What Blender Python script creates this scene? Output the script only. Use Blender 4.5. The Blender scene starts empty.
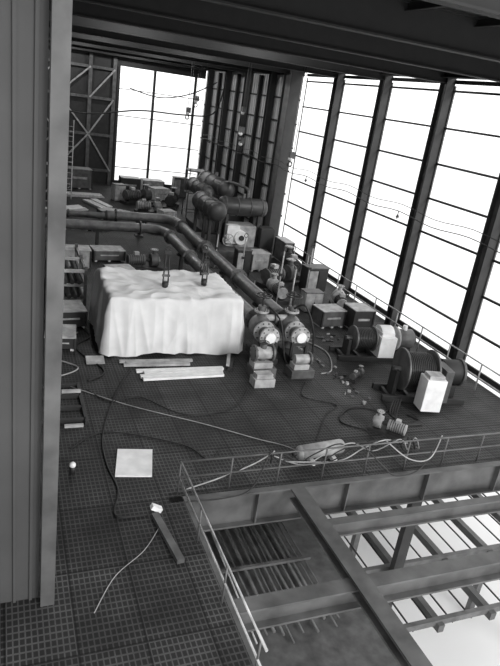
import bpy, bmesh, math, random
from mathutils import Vector, Matrix, noise
random.seed(7)
S=bpy.context.scene
S.view_settings.view_transform='Standard'

# ------------------------------------------------------------ materials
def mat(name,v,rough=0.7,metal=0.0,var=0.25,scale=3.0,bump=0.0,bscale=40,tint=(1,1,1)):
    m=bpy.data.materials.new(name); m.use_nodes=True
    nt=m.node_tree; N=nt.nodes; L=nt.links
    b=N['Principled BSDF']; b.inputs['Roughness'].default_value=rough; b.inputs['Metallic'].default_value=metal
    tc=N.new('ShaderNodeTexCoord')
    no=N.new('ShaderNodeTexNoise'); no.inputs['Scale'].default_value=scale; no.inputs['Detail'].default_value=6
    L.new(tc.outputs['Object'],no.inputs['Vector'])
    r=N.new('ShaderNodeValToRGB')
    lo=v*(1-var); hi=min(1,v*(1+var))
    r.color_ramp.elements[0].position=0.3; r.color_ramp.elements[1].position=0.7
    r.color_ramp.elements[0].color=(lo*tint[0],lo*tint[1],lo*tint[2],1)
    r.color_ramp.elements[1].color=(hi*tint[0],hi*tint[1],hi*tint[2],1)
    L.new(no.outputs['Fac'],r.inputs['Fac']); L.new(r.outputs['Color'],b.inputs['Base Color'])
    if bump>0:
        n2=N.new('ShaderNodeTexNoise'); n2.inputs['Scale'].default_value=bscale
        L.new(tc.outputs['Object'],n2.inputs['Vector'])
        bp=N.new('ShaderNodeBump'); bp.inputs['Strength'].default_value=bump
        L.new(n2.outputs['Fac'],bp.inputs['Height']); L.new(bp.outputs['Normal'],b.inputs['Normal'])
    return m
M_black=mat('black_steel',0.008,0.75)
M_dark=mat('dark_steel',0.02,0.6)
M_beam=mat('painted_beam_grey',0.075,0.5,var=0.45,scale=1.5)
M_mid=mat('mid_grey_paint',0.085,0.5,var=.4)
M_light=mat('light_grey_paint',0.34,0.5,var=.4)
M_white=mat('white_paint',0.76,0.5,var=0.12)
M_pipe=mat('pipe_paint',0.11,0.38,var=0.4)
M_cloth=mat('canvas_sheet',0.66,0.95,var=0.10,scale=1.4,bump=0.2,bscale=5)
M_wood=mat('timber',0.5,0.8,var=0.3,scale=6)
M_rubber=mat('rubber_hose',0.008,0.6)
M_hose=mat('pale_hose',0.3,0.6)
M_drum=mat('drum_dark_paint',0.035,0.4)
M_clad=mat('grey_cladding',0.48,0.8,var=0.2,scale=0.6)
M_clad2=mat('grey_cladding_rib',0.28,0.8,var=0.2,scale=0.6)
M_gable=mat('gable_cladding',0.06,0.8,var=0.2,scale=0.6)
M_ground=mat('pale_ground',0.68,0.95,var=0.06,scale=0.05)

def floor_mat():
    m=bpy.data.materials.new('chequer_grating_deck'); m.use_nodes=True
    nt=m.node_tree; N=nt.nodes; L=nt.links
    b=N['Principled BSDF']; b.inputs['Roughness'].default_value=0.6
    b.inputs['Specular IOR Level'].default_value=0.25
    tc=N.new('ShaderNodeTexCoord'); sep=N.new('ShaderNodeSeparateXYZ'); L.new(tc.outputs['Object'],sep.inputs[0])
    def mth(op,a,c=None,d=None):
        n=N.new('ShaderNodeMath'); n.operation=op
        for i,q in enumerate((a,c,d)):
            if q is None: continue
            if isinstance(q,(int,float)): n.inputs[i].default_value=q
            else: L.new(q,n.inputs[i])
        return n.outputs[0]
    X=sep.outputs[0]; Y=sep.outputs[1]
    sx=mth('SINE',mth('MULTIPLY',X,2*math.pi/0.10)); sy=mth('SINE',mth('MULTIPLY',Y,2*math.pi/0.145))
    dots=mth('GREATER_THAN',mth('MAXIMUM',sx,sy),0.72)
    px=mth('DIVIDE',X,1.15); py=mth('DIVIDE',Y,1.9)
    fx=mth('FRACT',px); fy=mth('FRACT',py)
    ex=mth('LESS_THAN',mth('MINIMUM',fx,mth('SUBTRACT',1.0,fx)),0.018)
    ey=mth('LESS_THAN',mth('MINIMUM',fy,mth('SUBTRACT',1.0,fy)),0.012)
    seam=mth('MAXIMUM',ex,ey)
    cmb=N.new('ShaderNodeCombineXYZ'); L.new(mth('FLOOR',px),cmb.inputs[0]); L.new(mth('FLOOR',py),cmb.inputs[1])
    wn=N.new('ShaderNodeTexWhiteNoise'); wn.noise_dimensions='2D'; L.new(cmb.outputs[0],wn.inputs['Vector'])
    no=N.new('ShaderNodeTexNoise'); no.inputs['Scale'].default_value=0.6; no.inputs['Detail'].default_value=10; no.inputs['Roughness'].default_value=.65; L.new(tc.outputs['Object'],no.inputs['Vector'])
    base=mth('ADD',0.009,mth('MULTIPLY',wn.outputs['Value'],0.020))
    base=mth('ADD',base,mth('MULTIPLY',mth('POWER',no.outputs['Fac'],3.5),0.24))
    mr=N.new('ShaderNodeMapRange'); mr.inputs[1].default_value=4; mr.inputs[2].default_value=10; L.new(X,mr.inputs[0])
    base=mth('ADD',base,mth('MULTIPLY',mr.outputs[0],0.008))
    v=mth('MULTIPLY',base,mth('ADD',0.33,mth('MULTIPLY',dots,0.95)))
    v=mth('MULTIPLY',v,mth('SUBTRACT',1.0,mth('MULTIPLY',seam,0.65)))
    cc=N.new('ShaderNodeCombineColor')
    for i in range(3): L.new(v,cc.inputs[i])
    L.new(cc.outputs[0],b.inputs['Base Color'])
    bp=N.new('ShaderNodeBump'); bp.inputs['Strength'].default_value=0.3; bp.inputs['Distance'].default_value=0.01
    L.new(dots,bp.inputs['Height']); L.new(bp.outputs[0],b.inputs['Normal'])
    return m
M_floor=floor_mat()

# ------------------------------------------------------------ mesh builder
class B:
    def __init__(s,name,origin=(0,0,0),rz=0):
        s.name=name; s.bm=bmesh.new(); s.mats=[]; s.T=Matrix.Identity(4); s.o=Vector(origin); s.rz=rz
    def mi(s,m):
        if m not in s.mats: s.mats.append(m)
        return s.mats.index(m)
    def _fin(s,verts,m,smooth=False):
        i=s.mi(m); fs=set()
        for v in verts:
            for f in v.link_faces: fs.add(f)
        for f in fs: f.material_index=i; f.smooth=smooth
    def box(s,c,sz,m,rot=None):
        R=rot.to_4x4() if rot else Matrix.Identity(4)
        r=bmesh.ops.create_cube(s.bm,size=1,matrix=Matrix.Translation(c)@R@Matrix.Diagonal((sz[0],sz[1],sz[2],1)))
        s._fin(r['verts'],m); return s
    def bar(s,p,q,w,h,m):
        p=Vector(p);q=Vector(q);d=q-p
        R=d.to_track_quat('Y','Z').to_matrix()
        return s.box((p+q)/2,(w,d.length,h),m,R)
    def ibeam(s,p,q,w,h,m,t=0.04):
        p=Vector(p);q=Vector(q);d=q-p;R=d.to_track_quat('Y','Z').to_matrix()
        up=R@Vector((0,0,1)); c=(p+q)/2
        s.box(c+up*(h/2-t/2),(w,d.length,t),m,R); s.box(c-up*(h/2-t/2),(w,d.length,t),m,R)
        s.box(c,(t*0.8,d.length,h-2*t),m,R); return s
    def cyl(s,p,q,r,m,seg=20,r2=None,caps=True):
        p=Vector(p);q=Vector(q);d=q-p
        R=d.to_track_quat('Z','Y').to_matrix().to_4x4()
        k=bmesh.ops.create_cone(s.bm,cap_ends=caps,cap_tris=False,segments=seg,radius1=r,radius2=r if r2 is None else r2,depth=d.length,matrix=Matrix.Translation((p+q)/2)@R)
        s._fin(k['verts'],m,True)
        for v in k['verts']:
            for f in v.link_faces:
                if len(f.verts)>4: f.smooth=False
        return s
    def sph(s,c,r,m,sc=(1,1,1)):
        k=bmesh.ops.create_uvsphere(s.bm,u_segments=18,v_segments=10,radius=r,matrix=Matrix.Translation(c)@Matrix.Diagonal((sc[0],sc[1],sc[2],1)))
        s._fin(k['verts'],m,True); return s
    def tube(s,pts,r,m,seg=8,sub=6,closed=False):
        P=[Vector(p) for p in pts]
        if sub>1 and len(P)>2:
            out=[];n=len(P)
            rng=range(n if closed else n-1)
            for i in rng:
                if closed: a,b,c,d=P[i-1],P[i],P[(i+1)%n],P[(i+2)%n]
                else: a,b,c,d=P[max(i-1,0)],P[i],P[i+1],P[min(i+2,n-1)]
                for k in range(sub):
                    t=k/sub
                    out.append(0.5*((2*b)+(c-a)*t+(2*a-5*b+4*c-d)*t*t+(3*b-a-3*c+d)*t**3))
            if not closed: out.append(P[-1])
            P=out
        rings=[];n=len(P);i=s.mi(m)
        for k,p in enumerate(P):
            if closed: t=P[(k+1)%n]-P[k-1]
            else: t=P[min(k+1,n-1)]-P[max(k-1,0)]
            if t.length<1e-6: t=Vector((0,0,1))
            t.normalize()
            a=Vector((0,0,1)) if abs(t.z)<0.95 else Vector((1,0,0))
            u=t.cross(a).normalized(); w=t.cross(u)
            rings.append([s.bm.verts.new(p+u*(r*math.cos(2*math.pi*j/seg))+w*(r*math.sin(2*math.pi*j/seg))) for j in range(seg)])
        for k in range(n if closed else n-1):
            A=rings[k];C=rings[(k+1)%n]
            for j in range(seg):
                f=s.bm.faces.new((A[j],A[(j+1)%seg],C[(j+1)%seg],C[j])); f.material_index=i; f.smooth=True
        if not closed:
            for R in (rings[0],rings[-1]):
                try:
                    f=s.bm.faces.new(R); f.material_index=i
                except: pass
        return s
    def ring(s,c,axis,R,r,m,seg=20):
        q=Vector(axis).to_track_quat('Z','Y')
        return s.tube([Vector(c)+q@Vector((R*math.cos(2*math.pi*k/seg),R*math.sin(2*math.pi*k/seg),0)) for k in range(seg)],r,m,6,1,True)
    def wheel(s,c,axis,R,m,spokes=4):
        s.ring(c,axis,R,R*0.09,m); q=Vector(axis).to_track_quat('Z','Y')
        for k in range(spokes):
            a=math.pi*k/spokes; d=q@Vector((math.cos(a),math.sin(a),0))
            s.cyl(Vector(c)-d*R,Vector(c)+d*R,R*0.06,m,6)
        s.cyl(Vector(c)-Vector(axis)*R*.12,Vector(c)+Vector(axis)*R*.12,R*.2,m,10)
        return s
    def flange(s,c,axis,R,m,t=0.08,bolts=8):
        a=Vector(axis).normalized();c=Vector(c)
        s.cyl(c-a*t/2,c+a*t/2,R,m,24); q=a.to_track_quat('Z','Y')
        for k in range(bolts):
            d=q@Vector((math.cos(2*math.pi*k/bolts),math.sin(2*math.pi*k/bolts),0))*R*.84
            s.cyl(c+d-a*(t/2+.03),c+d+a*(t/2+.03),R*.07,M_dark,6)
        return s
    def done(s,bevel=0):
        bmesh.ops.recalc_face_normals(s.bm,faces=s.bm.faces)
        me=bpy.data.meshes.new(s.name); s.bm.to_mesh(me); s.bm.free()
        for m in s.mats: me.materials.append(m)
        o=bpy.data.objects.new(s.name,me); S.collection.objects.link(o)
        o.location=s.o; o.rotation_euler=(0,0,s.rz)
        if bevel:
            b=o.modifiers.new('bev','BEVEL'); b.width=bevel; b.segments=2; b.limit_method='ANGLE'
        return o

# ------------------------------------------------------------ room shell
XR=17.1; XL=-1.6; YB=56.7; YE=11.43; ZT=10.75; YR=8.0
b=B('floor')
b.box(((XL+XR)/2,(YE+YB)/2,-0.08),(XR-XL,YB-YE,0.16),M_floor)
b.box(((XL+3.95)/2,(4.0+YE)/2,-0.08),(3.95-XL,YE-4.0,0.16),M_floor)
b.done()
b=B('ceiling')
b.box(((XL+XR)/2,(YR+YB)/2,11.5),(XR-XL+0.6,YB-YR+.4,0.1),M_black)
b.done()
for k in range(11):
    y=8.35+4.65*k
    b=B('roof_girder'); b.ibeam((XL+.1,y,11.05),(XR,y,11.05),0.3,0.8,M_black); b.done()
b=B('roof_purlin_set')
for k in range(9): 
    x=.55+k*1.95; b.ibeam((x,YR,11.35),(x,YB,11.35),0.12,0.2,M_black,0.02)
b.done()
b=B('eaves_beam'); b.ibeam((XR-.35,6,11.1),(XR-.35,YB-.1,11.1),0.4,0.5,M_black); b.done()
b=B('wall_left')
b.box((XL-0.05,(6.0+YB)/2,5.7),(0.1,YB-6.0,11.6),M_dark)
for k in range(11): b.box((XL+0.08,8.35+k*4.65,5.5),(0.25,0.3,11.0),M_mid)
for k in range(5): b.box((XL+0.05,(6+YB)/2,1.4+k*2),(0.12,YB-6,.1),M_mid)
b.done()
# clad return of the end gable, closing the left side up to the column
b=B('wall_front')
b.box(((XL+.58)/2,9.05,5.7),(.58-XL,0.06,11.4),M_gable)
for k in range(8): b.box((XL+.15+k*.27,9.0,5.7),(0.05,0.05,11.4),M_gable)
b.done()
b=B('steel_column'); b.ibeam((0.72,8.9,0),(0.72,8.9,11.4),0.24,0.24,M_beam,0.03); b.done()
ys=[8.35+4.65*k for k in range(11)]
for i,y in enumerate(ys):
    big = abs(y-36.25)<0.1
    b=B('steel_column')
    if big:
        b.ibeam((XR-0.75,y-.0,0),(XR-0.75,y,11.2),0.7,1.2,M_dark,0.06)
        b.box((XR-.75,y,5.6),(0.5,0.9,11.2),M_mid)
    else:
        zc,h=(5.6,11.2) if y>YE else (2,18)
        b.box((XR-.12,y-.2,zc),(0.42,0.05,h),M_dark)
        b.box((XR-.12,y+.2,zc),(0.42,0.05,h),M_dark)
        b.box((XR-.12,y,zc),(0.06,0.36,h),M_mid)
    b.done()
n=1
for i in range(len(ys)-1):
    y0,y1=ys[i],ys[i+1]
    if y1<36.5:
        b=B('window_%d'%n); n+=1
        for k in range(8):
            z=0.25+k*1.45
            if z>ZT: continue
            b.box((XR+0.1,(y0+y1)/2,z),(0.08,y1-y0-.46,0.085 if k else .3),M_dark)
        b.box((XR+0.1,(y0+y1)/2,ZT),(0.1,y1-y0-.46,.15),M_dark)
        b.box((XR+0.1,y0+.27,5.2),(0.06,.05,10.8),M_mid); b.box((XR+0.1,y1-.27,5.2),(0.06,.05,10.8),M_mid)
        b.done()
b=B('wall_right')
y0=36.8
while y0<YB:
    b.box((XR+0.2,y0+.2,5.6),(0.05,0.3,11.4),M_clad); b.box((XR+0.24,y0+.42,5.6),(0.05,0.3,11.4),M_clad2); y0+=0.45
for k in range(8): b.box((XR+.1,(36.6+YB)/2,0.6+k*1.45),(0.12,YB-36.6,0.1),M_black)
b.done()
b=B('wall_post_set')
for k in range(4):
    y=38.6+4.65*k; b.box((XR-.02,y,5.3),(0.25,0.25,10.6),M_black)
b.done()
b=B('wall_back')
b.box(((XL+9.3)/2,YB+.1,5.6),(9.3-XL,0.2,11.4),M_dark)
b.box(((9.3+XR)/2,YB+.1,0.15),(XR-9.3,0.2,0.5),M_dark)
b.box(((9.3+XR)/2,YB+.1,10.7),(XR-9.3,0.2,1.4),M_dark)
b.done()
b=B('window_%d'%n)
for x,w in ((9.4,.22),(12.5,.2),(16.2,.2)): b.box((x,YB-.02,5.2),(w,.2,9.6),M_dark)
for k in range(4): b.box((13.2,YB,1.6+k*2.2),(7.8,.06,.06),M_mid)
b.done()
b=B('wall_bracing')
for x in (-1.2,1.6,4.4,7.0,9.0): b.box((x,YB-.25,5.3),(0.3,0.3,10.6),M_mid)
for z in (1.2,4.2,7.2,9.6): b.box((3.8,YB-.3,z),(10.4,0.18,0.22),M_mid)
for a,c in (((4.4,1.2),(7,4.2)),((7,4.2),(4.4,7.2)),((7,7.2),(9,9.6)),((7,4.2),(9,1.2)),((4.4,7.2),(7,9.6)),((7,4.2),(9,7.2)),((1.6,1.2),(4.4,4.2)),((4.4,4.2),(1.6,7.2)),((1.6,7.2),(4.4,9.6))):
    b.bar((a[0],YB-.4,a[1]),(c[0],YB-.4,c[1]),.12,.12,M_light)
b.done()
b=B('ground'); b.box((0,150,-7.1),(900,900,0.2),M_ground); b.done()

# ------------------------------------------------------------ hatch steelwork
b=B('hatch_girder')
b.ibeam((3.6,YE-.0,-0.5),(14.5,YE-.0,-0.5),0.36,1.0,M_beam,.05)
for k in range(4): b.box((5.9+k*2.6,YE-.1,-.5),(.03,.16,.9),M_beam)
b.done()
b=B('hatch_girder'); b.ibeam((3.3,8.1,-.4),(14.5,8.1,-.4),.36,.55,M_beam,.05); b.done()
b=B('hatch_girder'); b.ibeam((6.95,5.8,-.16),(6.95,YE-.2,-.16),.40,.3,M_beam,.05); b.box((6.95,8.6,-.02),(.40,5.6,.03),M_beam); b.done()
b=B('hatch_girder'); b.ibeam((7.1,10.15,-.45),(14.5,10.15,-.45),.24,.4,M_beam,.05); b.done()
b=B('hatch_girder'); b.ibeam((3.97,5.8,-.4),(3.97,YE-.2,-.4),.3,.75,M_beam,.05); b.done()
b=B('lower_deck')
b.box((5.9,13.5,-3.6),(6.4,15,.15),M_mid)
for k in range(6): b.box((3.0,8.3+k*1.8,-5.3),(.25,.25,3.3),M_dark); b.box((8.9,8.3+k*1.8,-5.3),(.25,.25,3.3),M_dark)
b.done()
b=B('stacked_tube_bundle')
for k in range(18):
    x=5.0+k*.19+random.uniform(-.03,.03); b.cyl((x,9.4+random.random()*1.0,-3.42),(x+random.uniform(-.1,.2),17,-3.42),random.choice((.025,.035,.045)),random.choice((M_mid,M_light,M_beam,M_mid)),8)
for y in (10.6,12.2,14): b.box((6.6,y,-3.33),(3.6,.1,.08),M_mid)
b.done()
b=B('lower_steel_frame')
for k in range(6): b.bar((9.6+k*1.9,9.6,-4.2),(9.6+k*1.9,22,-4.2),.2,.25,M_beam)
for k in range(6): b.bar((9.4,9.8+k*2.2,-4.1),(19.4,9.8+k*2.2,-4.1),.14,.2,M_mid)
for k in range(14): b.bar((10.0+k*.7,9.8,-4.3),(10.0+k*.7,21,-4.3),.03,.05,M_dark)
for x,y in ((11.5,14.2),(15.4,12.0),(11.5,18.6),(15.4,18.6)): b.box((x,y,-5.6),(.2,.2,2.8),M_mid)
b.done()
b=B('hatch_support'); b.box((11.2,11.62,-4),(.35,.2,5.9),M_dark); b.done()

b=B('guard_railing')
RZ=.92
for z in (0.48,RZ): 
    b.cyl((3.85,YE+.1,z),(14.5,YE+.1,z),.022,M_mid,8)
    b.cyl((3.85,YE+.1,z),(3.85,6.2,z),.022,M_light,8)
for k in range(9): b.cyl((3.85+k*1.3,YE+.1,0),(3.85+k*1.3,YE+.1,RZ),.022,M_mid,8)
for k in range(1,4): b.cyl((3.85,YE+.1-k*1.7,0),(3.85,YE+.1-k*1.7,RZ),.022,M_mid,8)
b.done()
b=B('guard_railing')
for z in (.55,1.1): b.cyl((16.4,12,z),(16.4,35,z),.03,M_light,8)
for k in range(13): b.cyl((16.4,12+k*1.84,0),(16.4,12+k*1.84,1.1),.03,M_light,8)
b.done()

# ------------------------------------------------------------ canvas covered machine
def tarp():
    bm=bmesh.new(); x0,x1,y0,y1=3.4,8.2,19.6,22.9; H=2.15
    per=[];n=700
    W=x1-x0;D=y1-y0;P=2*(W+D)
    for i in range(n):
        t=P*i/n
        if t<W: p=(x0+t,y0); nn=(0,-1)
        elif t<W+D: p=(x1,y0+t-W); nn=(1,0)
        elif t<2*W+D: p=(x1-(t-W-D),y1); nn=(0,1)
        else: p=(x0,y1-(t-2*W-D)); nn=(-1,0)
        per.append((Vector(p),Vector(nn),t))
    cx,cy=(x0+x1)/2,(y0+y1)/2
    nz=lambda a,c,d: noise.noise(Vector((a,c,d)))
    def rg(a,c,d): return 1-2.2*abs(nz(a,c,d))
    def top(x,y):
        u=(x-x0)/W;v=(y-y0)/D
        z=H+0.09*nz(x*1.1,y*1.3,0)
        for (a,c,r,h) in ((.06,.9,.07,.22),(.45,.35,.05,.2),(.8,.5,.06,.2),(.86,.8,.05,.2)):
            z+=h*math.exp(-math.sqrt((u-a)**2+(v-c)**2)/r)
        z+=0.05*rg(x*1.2,y*1.8,9)+.035*rg(x*2+y*1.5,y*2,4)-.05
        return z
    rings=[];nv=30
    for j in range(nv+1):
        v=j/nv;R=[]
        for p,nn,t in per:
            f=0.10*nz(t*.9+.15*v,7,0)+.12*rg(t*1.0-.2*v,v*.4,2)+.07*rg(t*2.1+.3*v,v*.6,5)
            out=(1-v)**0.5*(0.06+f)+0.03*rg(t*.9+v*1.6,v*1.5-t*.5,1)
            zb=0.06+0.14*nz(t*.9,3,3)
            zt=top(p.x,p.y)-.02
            q=p+nn*out
            if v>0.96: q=q.lerp(Vector((cx,cy)),(v-.96)*.12)
            R.append(bm.verts.new((q.x,q.y,max(.02,zb)+(zt-max(.02,zb))*v)))
        rings.append(R)
    for j in range(1,34):
        k=1-j/34;R=[]
        for p,nn,t in per:
            x=cx+(p.x-cx)*k*.99;y=cy+(p.y-cy)*k*.99
            R.append(bm.verts.new((x,y,top(x,y))))
        rings.append(R)
    for a,c in zip(rings,rings[1:]):
        for i in range(n): 
            f=bm.faces.new((a[i],a[(i+1)%n],c[(i+1)%n],c[i]));f.smooth=True
    bm.faces.new(rings[-1])
    bmesh.ops.recalc_face_normals(bm,faces=bm.faces)
    me=bpy.data.meshes.new('canvas_covered_machine');bm.to_mesh(me);bm.free();me.materials.append(M_cloth)
    o=bpy.data.objects.new('canvas_covered_machine',me);S.collection.objects.link(o)
tarp()
def lifting(x,y,z0,z1,name='lifting_rod'):
    b=B(name); b.cyl((x-.1,y,z0),(x-.06,y,z1),.025,M_dark,8); b.cyl((x+.1,y,z0),(x+.06,y,z1),.025,M_dark,8)
    b.box((x,y,z1),(.22,.08,.1),M_dark); b.ring((x,y,z1+.14),(0,1,0),.09,.022,M_dark,12); b.box((x,y,z0+.35),(.28,.1,.07),M_mid)
    b.cyl((x,y,z0-.1),(x,y,z0+.12),.11,M_dark,12); b.done()
lifting(5.5,20.6,2.3,3.5); lifting(7.1,21.0,2.3,3.1); lifting(7.4,22.2,2.3,3.2)

# ------------------------------------------------------------ big pipes
def pipe(name,pts,r,fl=(),sup=()):
    b=B(name); b.tube(pts,r,M_pipe,20,5)
    for c,a in fl: b.flange(c,a,r*1.45,M_mid)
    for c in sup:
        b.box((c[0],c[1],c[2]/2-.1),(.18,.18,c[2]-.2),M_dark); b.box((c[0],c[1],.04),(.5,.5,.08),M_dark); b.box((c[0],c[1],c[2]-r-.02),(.5,.3,.1),M_dark)
    b.done()
r=.27
pipe('process_pipeline',[(-1.3,34.4,1.2),(4,34.4,1.2),(7.2,34.4,1.2),(8.0,34.3,1.2),(8.55,33.9,1.2),(8.75,33.2,1.2),(8.75,31,1.2),(8.75,26,1.2),(8.9,23.2,1.2),(8.95,20.0,1.2)],r,
     [((3.2,34.4,1.2),(1,0,0)),((7.4,34.4,1.2),(1,0,0)),((8.75,32.6,1.2),(0,1,0)),((8.75,28.5,1.2),(0,1,0))],[(0,34.4,1.2),(5,34.4,1.2),(8.75,30,1.2),(8.75,25.5,1.2)])
pipe('process_pipeline',[(5.9,37.4,1.2),(7,37.4,1.2),(8.9,37.4,1.2),(9.6,37.25,1.2),(10.0,36.8,1.2),(10.15,36,1.2),(10.15,33,1.2),(10.15,25,1.2),(10.2,20.2,1.2)],r+.02,
     [((6.5,37.4,1.2),(1,0,0)),((10.15,35.4,1.2),(0,1,0)),((10.15,30.5,1.2),(0,1,0)),((10.18,25.2,1.2),(0,1,0))],[(8,37.4,1.2),(10.15,32,1.2),(10.15,27,1.2),(10.18,22.5,1.2)])
pipe('process_pipeline',[(-1.2,40.5,.5),(5,40.5,.5),(8,40.3,.5),(11,40,.5)],.2,[((4,40.5,.5),(1,0,0)),((9,40.2,.5),(1,0,0))])
b=B('valve_manifold')
for x in (8.95,10.2):
    b.flange((x,20.0,1.2),(0,1,0),.42,M_mid); b.sph((x,19.45,1.15),.42,M_pipe,(1,1,1.05))
    b.flange((x,18.95,1.1),(0,1,0),.42,M_light,.1,10); b.cyl((x,18.5,1.1),(x,19,1.1),.24,M_pipe); b.flange((x,18.45,1.1),(0,1,0),.38,M_light,.1,10)
    b.cyl((x,18.3,1.1),(x,18.45,1.1),.2,M_white)
    b.cyl((x,19.45,1.5),(x,19.45,1.95),.16,M_mid); b.flange((x,19.45,1.75),(0,0,1),.28,M_light); b.cyl((x,19.45,1.95),(x,19.45,2.5),.04,M_dark,8)
    b.wheel((x,19.45,2.35),(0,0,1),.3,M_dark)
    b.cyl((x,19.3,.2),(x,19.3,1.0),.2,M_pipe); b.box((x,18.9,.22),(.7,1.5,.25),M_dark)
    b.box((x-.3,18.4,.45),(.1,.1,.9),M_dark); b.box((x+.3,18.4,.45),(.1,.1,.9),M_dark); b.box((x,18.4,.82),(.7,.12,.1),M_dark)
b.cyl((8.9,19.5,1.45),(10.3,19.5,1.45),.12,M_light); b.flange((9.55,19.5,1.45),(1,0,0),.22,M_mid)
b.cyl((9.0,19.1,.75),(10.3,19.1,.75),.1,M_light)
b.tube([(10.2,19.3,1.9),(10.5,19,2.1),(10.9,18.8,1.2),(11.0,18.7,.1)],.04,M_rubber)
b.tube([(9.1,19.2,2.0),(9.4,18.6,1.6),(9.6,18.2,.3),(9.9,18.05,.04)],.035,M_rubber)
b.done(.01)
b=B('valve_block'); b.box((8.45,17.65,.18),(.9,.6,.36),M_mid); b.box((8.4,17.65,.46),(.7,.5,.22),M_light); b.cyl((8.1,17.65,.85),(8.75,17.65,.85),.22,M_light); b.flange((8.08,17.65,.85),(1,0,0),.3,M_mid); b.flange((8.75,17.65,.85),(1,0,0),.3,M_mid); b.cyl((8.4,17.65,.5),(8.4,17.65,1.2),.12,M_mid); b.wheel((8.4,17.65,1.25),(0,0,1),.18,M_dark); b.done(.01)
b=B('valve_block'); b.box((8.2,16.9,.15),(.75,.5,.3),M_light); b.box((8.2,16.9,.38),(.6,.35,.16),M_light); b.done(.01)
b=B('valve_block'); b.box((9.9,17.5,.15),(.9,.6,.3),M_mid); b.box((9.85,17.5,.4),(.6,.4,.2),M_light); b.cyl((9.6,17.5,.65),(10.2,17.5,.65),.17,M_light); b.flange((10.2,17.5,.65),(1,0,0),.24,M_mid); b.done(.01)

# ------------------------------------------------------------ vessels / compressor
def vessel(b,p,q,r,m=M_drum):
    p=Vector(p);q=Vector(q);a=(q-p).normalized()
    b.cyl(p,q,r,m,28)
    sc=[1,1,1]
    ax=0 if abs(a.x)>.5 else 1; sc[ax]=.45
    b.sph(p,r*.98,m,sc); b.sph(q,r*.98,m,sc)
    for t in (0.06,.35,.65,.94): b.ring(p.lerp(q,t),a,r*1.02,.035,M_mid,24)
    b.cyl(p.lerp(q,.5),p.lerp(q,.5)+Vector((0,0,r+.25)),.1,M_mid,10)
b=B('compressor_unit')
vessel(b,(12.4,35,2.75),(15.1,35,2.75),.55)
vessel(b,(11.5,33,2.7),(11.5,36.6,2.7),.55)
vessel(b,(13.4,37.2,3.3),(13.4,42,3.3),.55)
vessel(b,(12.2,37.4,3.0),(12.2,41,3.0),.45)
for x,y,h in ((11.2,33.3,2.3),(11.8,33.3,2.3),(11.2,36.2,2.3),(11.8,36.2,2.3),(12.7,34.7,2.3),(14.8,34.7,2.3),(12.7,35.4,2.3),(14.8,35.4,2.3),(13.1,37.6,2.8),(13.7,37.6,2.8),(13.1,41.5,2.8),(13.7,41.5,2.8)):
    b.box((x,y,h/2),(.18,.18,h),M_dark)
b.box((13.2,35.4,.2),(4.2,4.6,.4),M_mid); b.box((13.7,35,1.0),(1.8,1.2,1.4),M_light); b.box((13.0,34.3,1.2),(.8,.5,1.1),M_white)
b.cyl((13.5,33.9,1.05),(13.5,34.4,1.05),.42,M_white,24); b.cyl((13.5,33.8,1.05),(13.5,33.95,1.05),.16,M_dark); b.wheel((12.6,33.7,.95),(0,1,0),.35,M_light)
b.box((15.3,34.6,.9),(.9,1.0,1.5),M_dark)
b.tube([(14,35,3.3),(14,35.2,3.8),(13.6,36.5,3.9),(13.4,37.5,3.8)],.1,M_mid)
b.box((13.2,39.5,.25),(2,4.4,.5),M_dark)
b.done(.015)

# ------------------------------------------------------------ winches
def winch(x,y,rz,R,Wd,name='winch'):
    b=B(name,(x,y,0),rz)
    b.box((0.3,-.45,.1),(Wd+2.0,.14,.2),M_dark); b.box((0.3,.45,.1),(Wd+2.0,.14,.2),M_dark)
    for k in range(4): b.box((-Wd/2-.4+k*(Wd+1.2)/3,0,.08),(.12,1.0,.14),M_dark)
    zc=R+.28
    b.cyl((-Wd/2,0,zc),(Wd/2,0,zc),R*.8,M_drum,32)
    for e in (-Wd/2,Wd/2): b.cyl((e-.04,0,zc),(e+.04,0,zc),R,M_mid,36)
    for k in range(int(Wd/.07)-1): b.ring((-Wd/2+.07+k*.07,0,zc),(1,0,0),R*.8,.035,M_dark,28)
    b.cyl((-Wd/2-.3,0,zc),(Wd/2+.3,0,zc),.09,M_mid,12)
    b.box((-Wd/2-.2,0,zc/2),(.14,.5,zc),M_dark)
    return b,zc
b,zc=winch(13.3,19.0,math.radians(-6),.5,.85)
b.box((.85,-.1,.62),(.7,1.0,.85),M_white); b.box((.85,-.12,1.1),(.55,.7,.2),M_white); b.cyl((.6,-.05,.95),(1.15,-.05,.95),.42,M_white,24)
b.cyl((1.5,.1,.78),(2.2,.1,.78),.4,M_mid,24); b.cyl((1.45,.1,.78),(1.53,.1,.78),.48,M_light,24); b.cyl((2.2,.1,.78),(2.3,.1,.78),.3,M_dark,20); b.box((1.85,.1,.25),(.6,.6,.4),M_dark)
b.cyl((1.85,.1,1.15),(1.85,.1,1.35),.1,M_white,10)
b.done(.02)
b,zc=winch(13.4,15.6,math.radians(-12),.74,1.1)
b.box((.12,-1.1,.7),(.7,.6,1.15),M_white); b.box((.12,-1.1,1.34),(.55,.45,.12),M_light); b.box((.95,-.2,.7),(.3,.9,1.2),M_mid)
b.cyl((1.1,.3,.9),(1.8,.3,.9),.45,M_dark,24); b.cyl((1.78,.3,.9),(1.88,.3,.9),.5,M_mid,24); b.box((1.4,.3,.25),(.6,.6,.45),M_dark)
b.done(.02)
b=B('winch_rope')
for k in range(4): b.tube([(12.2+k*.1,14.9,.3),(11.8+k*.08,14.4,.04),(12.0-k*.1,13.8,.03),(12.6,13.9-k*.07,.03),(12.4,14.3,.03)],.025,M_dark,6)
b.done()

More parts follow.
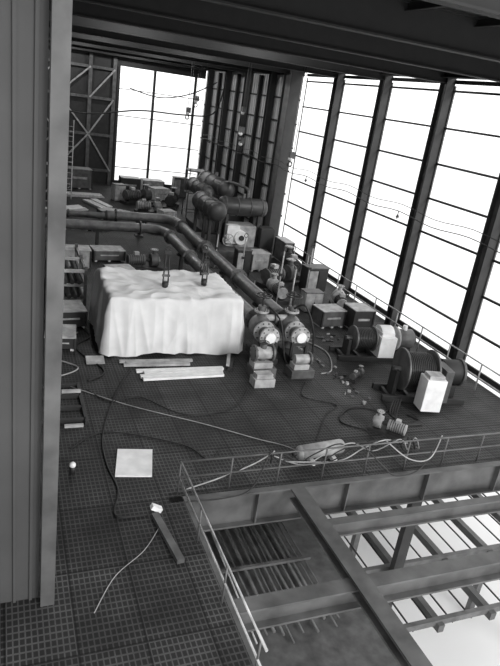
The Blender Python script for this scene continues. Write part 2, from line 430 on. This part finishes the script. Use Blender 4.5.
# ------------------------------------------------------------ generic site gear
def crate(x,y,w,d,h,rz,m,name='equipment_crate'):
    b=B(name,(x,y,0),rz); b.box((0,0,h/2+.08),(w,d,h),m)
    for sx in (-1,1):
        for sy in (-1,1): b.box((sx*w/2,sy*d/2,h/2+.08),(.08,.08,h+.02),M_wood if m is M_wood else M_dark)
    for k in range(3): b.box((-w/2+.1+k*(w-.2)/2,0,.04),(.12,d,.08),M_wood)
    b.box((0,0,h+.1),(w+.06,d+.06,.05),M_light if m is not M_wood else M_wood)
    b.box((0,-d/2-.01,h*.55+.08),(w*.6,.03,h*.12),M_light)
    b.done(.01)
def pump(x,y,rz,s=1,m=M_mid,name='pump_set'):
    b=B(name,(x,y,0),rz)
    b.box((0,0,.08*s),(1.9*s,.7*s,.16*s),M_dark)
    b.cyl((-.85*s,0,.5*s),(.05*s,0,.5*s),.28*s,m,20); 
    for k in range(7): b.ring((-.75*s+k*.11*s,0,.5*s),(1,0,0),.29*s,.02*s,M_dark,18)
    b.cyl((.05*s,0,.5*s),(.35*s,0,.5*s),.08*s,M_dark,10); b.cyl((.35*s,0,.5*s),(.75*s,0,.5*s),.33*s,m,20); b.flange((.8*s,0,.5*s),(1,0,0),.2*s,M_light,.06*s)
    b.cyl((.55*s,0,.6*s),(.55*s,0,1.05*s),.11*s,m,12); b.flange((.55*s,0,1.05*s),(0,0,1),.2*s,M_light,.05*s)
    b.box((-.4*s,0,.85*s),(.25*s,.25*s,.16*s),M_light); b.box((-.4*s,0,.2*s),(.6*s,.4*s,.25*s),M_dark)
    b.done(.01)
def timber(x,y,w,l,n,rz,m=M_wood,name='timber_stack'):
    b=B(name,(x,y,0),rz)
    for k in range(n):
        b.box(((random.random()-.5)*.15,(k%4)*w*1.1+(random.random()-.5)*.04,.06+(k//4)*.1),(l*(.85+.15*random.random()),w,.08),m,Matrix.Rotation((random.random()-.5)*.04,3,'Z'))
    b.done()
def cabinet(x,y,w,d,h,rz,m,name='control_cabinet'):
    b=B(name,(x,y,0),rz); b.box((0,0,h/2+.05),(w,d,h),m); b.box((0,0,.04),(w*.95,d*.95,.08),M_dark)
    b.box((-w*.25,-d/2-.01,h*.55),(w*.44,.02,h*.8),M_light if m!=M_white else M_mid); b.box((w*.25,-d/2-.01,h*.55),(w*.44,.02,h*.8),m)
    b.cyl((0.02,-d/2-.03,h*.5),(0.02,-d/2-.03,h*.6),.02,M_dark,6); b.box((0,0,h+.08),(w+.06,d+.06,.05),M_mid); b.done(.01)

timber(5.7,17.6,.16,3.1,4,0.02,M_white,'plank_stack'); timber(5.0,18.6,.13,2.6,3,-.03,M_light,'plank_stack')
b=B('timber_skid'); b.bar((7.4,18.0,.07),(7.75,18.8,.07),.15,.14,M_dark); b.bar((7.35,18.1,.2),(7.7,19.0,.2),.12,.1,M_light); b.done()
b=B('white_board')
vs=[b.bm.verts.new(p) for p in ((2.52,12.45,.05),(3.4,12.3,.05),(3.66,13.45,.05),(2.77,13.6,.05))]
f=b.bm.faces.new(vs); k=bmesh.ops.extrude_face_region(b.bm,geom=[f]); 
for v in [g for g in k['geom'] if isinstance(g,bmesh.types.BMVert)]: v.co.z=.005
b.mi(M_white); b.done()
crate(13.6,22.4,1.2,.9,.7,.1,M_mid); crate(14.9,22.0,1.0,1.0,.9,.0,M_dark); cabinet(13.6,24.2,.9,.6,.9,0,M_light); pump(15.3,24.4,1.2,1,M_light)
pump(13.6,28.0,.4,1.3,M_mid); cabinet(15.3,27.4,1.2,.8,1.2,.1,M_dark); crate(13.4,31.0,1.2,1.0,.9,.2,M_light); pump(15.3,30.4,1.4,1.3,M_dark)
pump(12.6,26.0,1.5,1.0,M_light); crate(16.0,33.0,.6,1.4,1.2,0,M_mid); cabinet(12.0,29.6,.8,.6,1.4,0,M_dark)
pump(11.0,13.35,2.3,.62,M_light,'electric_motor'); pump(12.0,17.0,.6,.45,M_mid,'electric_motor')
b=B('gas_cylinder'); b.cyl((7.45,12.3,.32),(8.75,12.45,.32),.2,M_light,20); b.sph((7.45,12.3,.32),.2,M_light,(.7,1,1)); b.sph((8.75,12.45,.32),.2,M_light,(.7,1,1)); b.cyl((7.2,12.27,.32),(7.4,12.29,.32),.06,M_dark,8)
b.box((7.8,12.35,.06),(.12,.5,.12),M_wood); b.box((8.5,12.4,.06),(.12,.5,.12),M_wood); b.done()
b=B('inspection_lamp'); b.bar((3.15,10.85,.05),(3.35,9.3,.05),.16,.1,M_mid); b.box((3.2,10.95,.14),(.26,.14,.1),M_white,Matrix.Rotation(.5,3,'Y')); b.cyl((3.2,10.95,.0),(3.2,10.95,.14),.04,M_dark,8); b.done()
b=B('steel_rack')
for x in (1.9,3.2):
    for y in (24.6,26.4,28.2): b.box((x,y,.85),(.12,.12,1.7),M_mid)
for z in (.3,.9,1.5):
    for x in (1.9,3.2): b.box((x,26.4,z),(.1,3.8,.12),M_mid)
    for y in (24.6,26.4,28.2): b.box((2.55,y,z),(1.3,.1,.12),M_light)
for k in range(5): b.cyl((2.05+k*.25,24.4,.45),(2.05+k*.25,28.3,.45),.09,M_mid,10)
for k in range(4): b.cyl((2.1+k*.28,24.5,1.05),(2.1+k*.28,28,1.05),.1,M_dark,10)
b.done()
crate(2.3,22.6,1.2,1.2,.6,.1,M_dark); crate(3.4,30.5,1.4,1.0,.8,.0,M_light); crate(1.9,20.6,1.0,1.2,.4,-.1,M_dark)
b=B('floor_hatch_frame'); 
for y in (15.2,15.9,16.6,17.3): b.box((1.5,y,.05),(1.3,.08,.1),M_dark)
b.box((2.15,16.2,.05),(.08,2.4,.1),M_dark); b.box((1.9,16.75,.14),(.55,.1,.08),M_light); b.box((1.8,14.9,.05),(.5,.08,.08),M_light); b.done()
b=B('small_notice_plate'); b.box((2.9,19.0,.1),(.6,.4,.05),M_light,Matrix.Rotation(.25,3,'X')); b.box((2.9,19.05,.04),(.5,.3,.06),M_dark); b.done()
b=B('bollard_light'); b.cyl((1.55,12.8,0),(1.55,12.8,.2),.07,M_dark,12); b.sph((1.55,12.8,.22),.08,M_white); b.done()
timber(4.4,43.5,.25,3.2,8,.6,M_white); timber(7.0,46.2,.22,3.0,10,1.9,M_white); timber(5.8,49.3,.25,3.5,8,.1,M_wood); timber(8.4,43.6,.2,2.2,6,-.9,M_light); timber(3.0,42.0,.2,2.6,6,.1,M_light)
crate(3.2,52.5,2.4,1.4,1.8,0,M_dark); crate(6.0,53.6,2.0,1.4,1.5,.1,M_mid); crate(10.2,53,1.6,1.2,1.2,0,M_dark); crate(12.4,54,1.8,1.3,1.0,0,M_light)
cabinet(14.6,53,1.2,.8,1.6,0,M_mid); pump(10.0,48.2,.4,1.4,M_mid); pump(12.6,47.6,1.2,1.4,M_dark); crate(15.6,48,1.5,1.5,1.4,0,M_mid); crate(15.8,42.5,1.0,1.6,1.6,0,M_dark)
pump(10.2,44.8,.1,1.1,M_light); crate(10.9,42.2,1.0,.9,.7,.3,M_wood); crate(6.8,42.0,1.3,.8,.5,.2,M_mid); cabinet(8.6,49.0,.9,.7,1.2,.3,M_light); crate(12.2,50.6,1.4,1.0,.9,.4,M_wood); crate(3.6,46.8,1.2,.8,.6,-.3,M_dark)
crate(5.2,31.8,1.6,1.0,.5,.1,M_mid); pump(6.8,30.2,.1,1.0,M_mid); crate(5.2,28.0,1.2,.9,.6,.2,M_light)
b=B('leaning_ladder')
b.bar((4.4,48,0.05),(5.2,55.5,5.2),.08,.1,M_light); b.bar((4.9,47.9,0.05),(5.7,55.4,5.2),.08,.1,M_light)
for k in range(14): 
    t=(k+.7)/15; b.cyl((4.4+.8*t,48+7.5*t,5.2*t),(4.9+.8*t,47.9+7.5*t,5.2*t),.03,M_light,6)
b.done()
b=B('scaffold_tower')
for x,y in ((12.9,44.2),(14.2,44.2),(12.9,45.4),(14.2,45.4)): b.cyl((x,y,0),(x,y,3.6),.04,M_mid,6)
for z in (.4,1.8,3.4):
    b.cyl((12.9,44.2,z),(14.2,44.2,z),.035,M_mid,6); b.cyl((12.9,45.4,z),(14.2,45.4,z),.035,M_mid,6); b.cyl((12.9,44.2,z),(12.9,45.4,z),.035,M_mid,6); b.cyl((14.2,44.2,z),(14.2,45.4,z),.035,M_mid,6)
b.box((13.55,44.8,3.46),(1.3,1.2,.06),M_wood); b.done()
for (x,y,h) in ((11.5,22.2,2.6),(11.9,24.4,2.8),(11.2,27.5,2.6),(14.2,26.0,2.6),(10.95,30.9,1.9)):
    b=B('stanchion'); b.cyl((x,y,0),(x,y,h),.035,M_light,8); b.box((x,y,.03),(.35,.35,.06),M_dark); b.ring((x,y,h+.1),(0,1,0),.1,.02,M_dark,10); b.box((x,y,h*.6),(.16,.1,.12),M_dark); b.done()
# ------------------------------------------------------------ cables and hoses
def cable(name,pts,r=.022,m=M_rubber): b=B(name); b.tube(pts,r,m,6,8); b.done()
cable('floor_cable',[(1.9,17.3,.03),(3.5,15.9,.03),(5.4,14.6,.03),(6.7,13.6,.03),(7.3,13.2,.03),(7.6,12.9,.03)],.012,M_hose)
cable('floor_cable',[(4.0,18.4,.03),(3.2,16.6,.03),(2.5,14.4,.03),(2.4,13.0,.03),(2.5,11.9,.03),(2.3,11.0,.03),(3.0,10.9,.03)],.022)
cable('floor_cable',[(3.2,10.5,.03),(2.7,9.8,.03),(2.0,9.2,.03),(1.5,8.4,.03)],.009,M_hose)
cable('floor_cable',[(5.5,13.2,.03),(5.0,12.8,.03),(4.5,13.6,.03),(2.6,14.5,.03),(1.6,13.8,.03)],.018)
cable('floor_cable',[(7.6,16.6,.03),(6.6,15.4,.03),(5.0,15.2,.03),(3.9,16.4,.03),(3.0,16.2,.03),(2.4,17.0,.03)],.016,M_rubber)
cable('floor_cable',[(9.9,16.9,.03),(9.3,15.9,.03),(10.2,15.2,.03),(9.5,14.6,.03),(8.6,13.4,.03),(8.3,12.8,.03)],.016,M_rubber)
cable('floor_cable',[(10.8,17.5,.03),(11.4,17.8,.03),(12.0,19.5,.03),(11.3,21.5,.03),(12.4,22.8,.03)],.025,M_hose)
cable('floor_cable',[(10.4,13.6,.03),(9.8,14.2,.03),(10.7,15.0,.03),(11.8,14.6,.03),(12.1,15.4,.03)],.025)
cable('floor_cable',[(2.0,23.8,.03),(3.0,21.4,.03),(2.4,20.2,.03),(3.1,18.3,.03),(2.5,17.6,.03)],.03)
cable('floor_cable',[(2.6,21.6,.03),(1.4,19.8,.03),(2.3,18.6,.03),(1.5,17.9,.03)],.025,M_hose)
cable('floor_cable',[(11.4,24,.03),(12.2,25.0,.03),(11.6,26.4,.03),(12.5,28.6,.03)],.03,M_hose)
b=B('hose_bundle')
for k in range(5):
    o=k*.35
    b.tube([(6.2+o*.4,YE+.25,.8-o*.2),(6.9+o,YE+.3,.35),(7.6+o,YE+.28,.7),(8.2+o,YE+.22,.94),(9.1+o,YE+.4,.45+.05*k),(9.9+o*.5,YE+.22,.92),(10.6+o*.4,YE+.6,.3),(11.0+o*.3,YE+1.0,.05)],.018,(M_rubber,M_hose,M_dark)[k%3],6,8)
b.tube([(4.4,YE+.25,.05),(5.2,YE+.2,.35),(6.2,YE+.2,.90),(7.0,YE+.3,.5),(7.6,YE+.4,.2)],.02,M_rubber)
b.tube([(4.1,YE+.22,.03),(4.9,YE+.22,.25),(5.8,YE+.2,.6),(6.3,YE+.2,.92)],.018,M_hose)
b.tube([(4.05,YE-.25,.03),(4.9,YE-.28,.03),(5.6,YE-.25,.2),(6.1,YE+.05,.96),(6.3,YE+.3,.5)],.018,M_rubber)
b.tube([(8.8,YE+.2,.94),(9.3,YE-.3,.5),(9.8,YE-.35,.15),(10.6,YE-.3,.3),(11.4,YE+.2,.94)],.018,M_dark)
b.tube([(9.6,YE+.2,.94),(10.2,YE-.2,.55),(10.9,YE-.2,.5),(11.5,YE+.2,.94)],.018,M_hose)
b.done()
b=B('festoon_lamp_string')
P=[]
for k in range(9):
    P.append((16.0,13+k*4.65,5.35)); P.append((16.0,15.3+k*4.65,5.2))
b.tube(P,.02,M_dark,5,4)
b.tube([(p[0]+.1,p[1],p[2]+.3) for p in P],.016,M_dark,5,4)
for k in range(0,18,4):
    x,y,z=P[k]; b.cyl((x,y,z),(x,y,z-.15),.02,M_dark,6); b.cyl((x,y,z-.15),(x,y,z-.27),.03,M_mid,10,.09); b.sph((x,y,z-.3),.05,M_white)
b.done()
for (x,y,z0) in ((14.2,38,6.2),(13.0,35,7.0),(14.8,31.5,6.2),(12.2,44,7.4),(15.2,41,8.0),(13.6,47,8.2)):
    b=B('chain_hoist'); b.cyl((x,y,z0),(x,y,11.4),.02,M_dark,6); b.cyl((x+.15,y,z0+.4),(x+.15,y,11.4),.015,M_dark,6); b.box((x+.05,y,z0+.2),(.3,.22,.36),M_mid); b.sph((x,y,z0),.13,M_white); b.ring((x,y,z0-.28),(0,1,0),.13,.04,M_dark,12); b.done()
b=B('slung_cable')
b.tube([(1.5,50,6.5),(6,50,6.2),(10,50,6.9),(13.5,50,7.0),(16,50,7.4),(16.7,50,9.5)],.06,M_dark,6,6)
b.tube([(9.5,52,8.4),(12,52,8.0),(14.5,52,8.6),(16.7,52,9.8)],.05,M_dark,6,6)
b.done()
b=B('scattered_tools')
for k in range(60):
    x=random.uniform(11.2,16.0); y=random.uniform(20.4,21.3) if k%2 else random.uniform(14.5,20)
    if k%2==0: x=random.uniform(10.9,11.7)
    b.box((x,y,.03),(random.uniform(.05,.2),random.uniform(.04,.12),.06),random.choice((M_light,M_mid,M_mid,M_dark)),Matrix.Rotation(random.random()*3,3,'Z'))
b.done()
b=B('loose_fittings')
for k in range(50):
    x=random.uniform(1.5,10); y=random.uniform(38.2,39.6)
    b.box((x,y,.08),(random.uniform(.1,.6),random.uniform(.1,.4),.16),random.choice((M_light,M_mid,M_white,M_dark)),Matrix.Rotation(random.random()*3,3,'Z'))
b.done()

# ------------------------------------------------------------ light
w=bpy.data.worlds.new('overcast_sky'); S.world=w; w.use_nodes=True
N=w.node_tree.nodes; L=w.node_tree.links; bg=N['Background']
tc=N.new('ShaderNodeTexCoord'); no=N.new('ShaderNodeTexNoise'); no.inputs['Scale'].default_value=2; L.new(tc.outputs['Generated'],no.inputs['Vector'])
r=N.new('ShaderNodeValToRGB'); r.color_ramp.elements[0].color=(.82,.82,.82,1); r.color_ramp.elements[1].color=(.95,.95,.95,1); L.new(no.outputs['Fac'],r.inputs['Fac']); L.new(r.outputs['Color'],bg.inputs['Color'])
bg.inputs['Strength'].default_value=2.1
sd=bpy.data.lights.new('sun','SUN'); sd.energy=2.0; sd.angle=math.radians(16); so=bpy.data.objects.new('sun',sd); S.collection.objects.link(so)
so.rotation_euler=Vector((-0.35,0.95,-0.45)).to_track_quat('-Z','Y').to_euler()
for x in (5.0,10.5):  # invented fixtures and point lights, added between girders to brighten the interior
    for y in (24.6,33.9,43.2,52.5):
        b=B('added_fill_fixture'); b.cyl((x,y,11.2),(x,y,11.45),.05,M_dark,8); b.cyl((x,y,11.05),(x,y,11.25),.3,M_dark,20,.1); b.done()
        ld=bpy.data.lights.new('added_fill_light','POINT'); ld.energy=420; ld.shadow_soft_size=.08
        lo=bpy.data.objects.new('added_fill_light',ld); lo.location=(x,y,10.94); S.collection.objects.link(lo)

# ------------------------------------------------------------ camera
cd=bpy.data.cameras.new('camera'); co=bpy.data.objects.new('camera',cd); S.collection.objects.link(co)
fwd=Vector((0.3779,0.8537,-0.3577)).normalized(); rt=Vector((0.9258,-0.3516,0.1385)); rt=(rt-fwd*rt.dot(fwd)).normalized(); up=rt.cross(fwd)
Mx=Matrix((rt,up,-fwd)).transposed().to_4x4(); Mx.translation=Vector((0,0,9)); co.matrix_world=Mx
cd.sensor_fit='VERTICAL'; cd.sensor_height=36; cd.lens=36*607/666; cd.clip_end=2000
S.camera=co
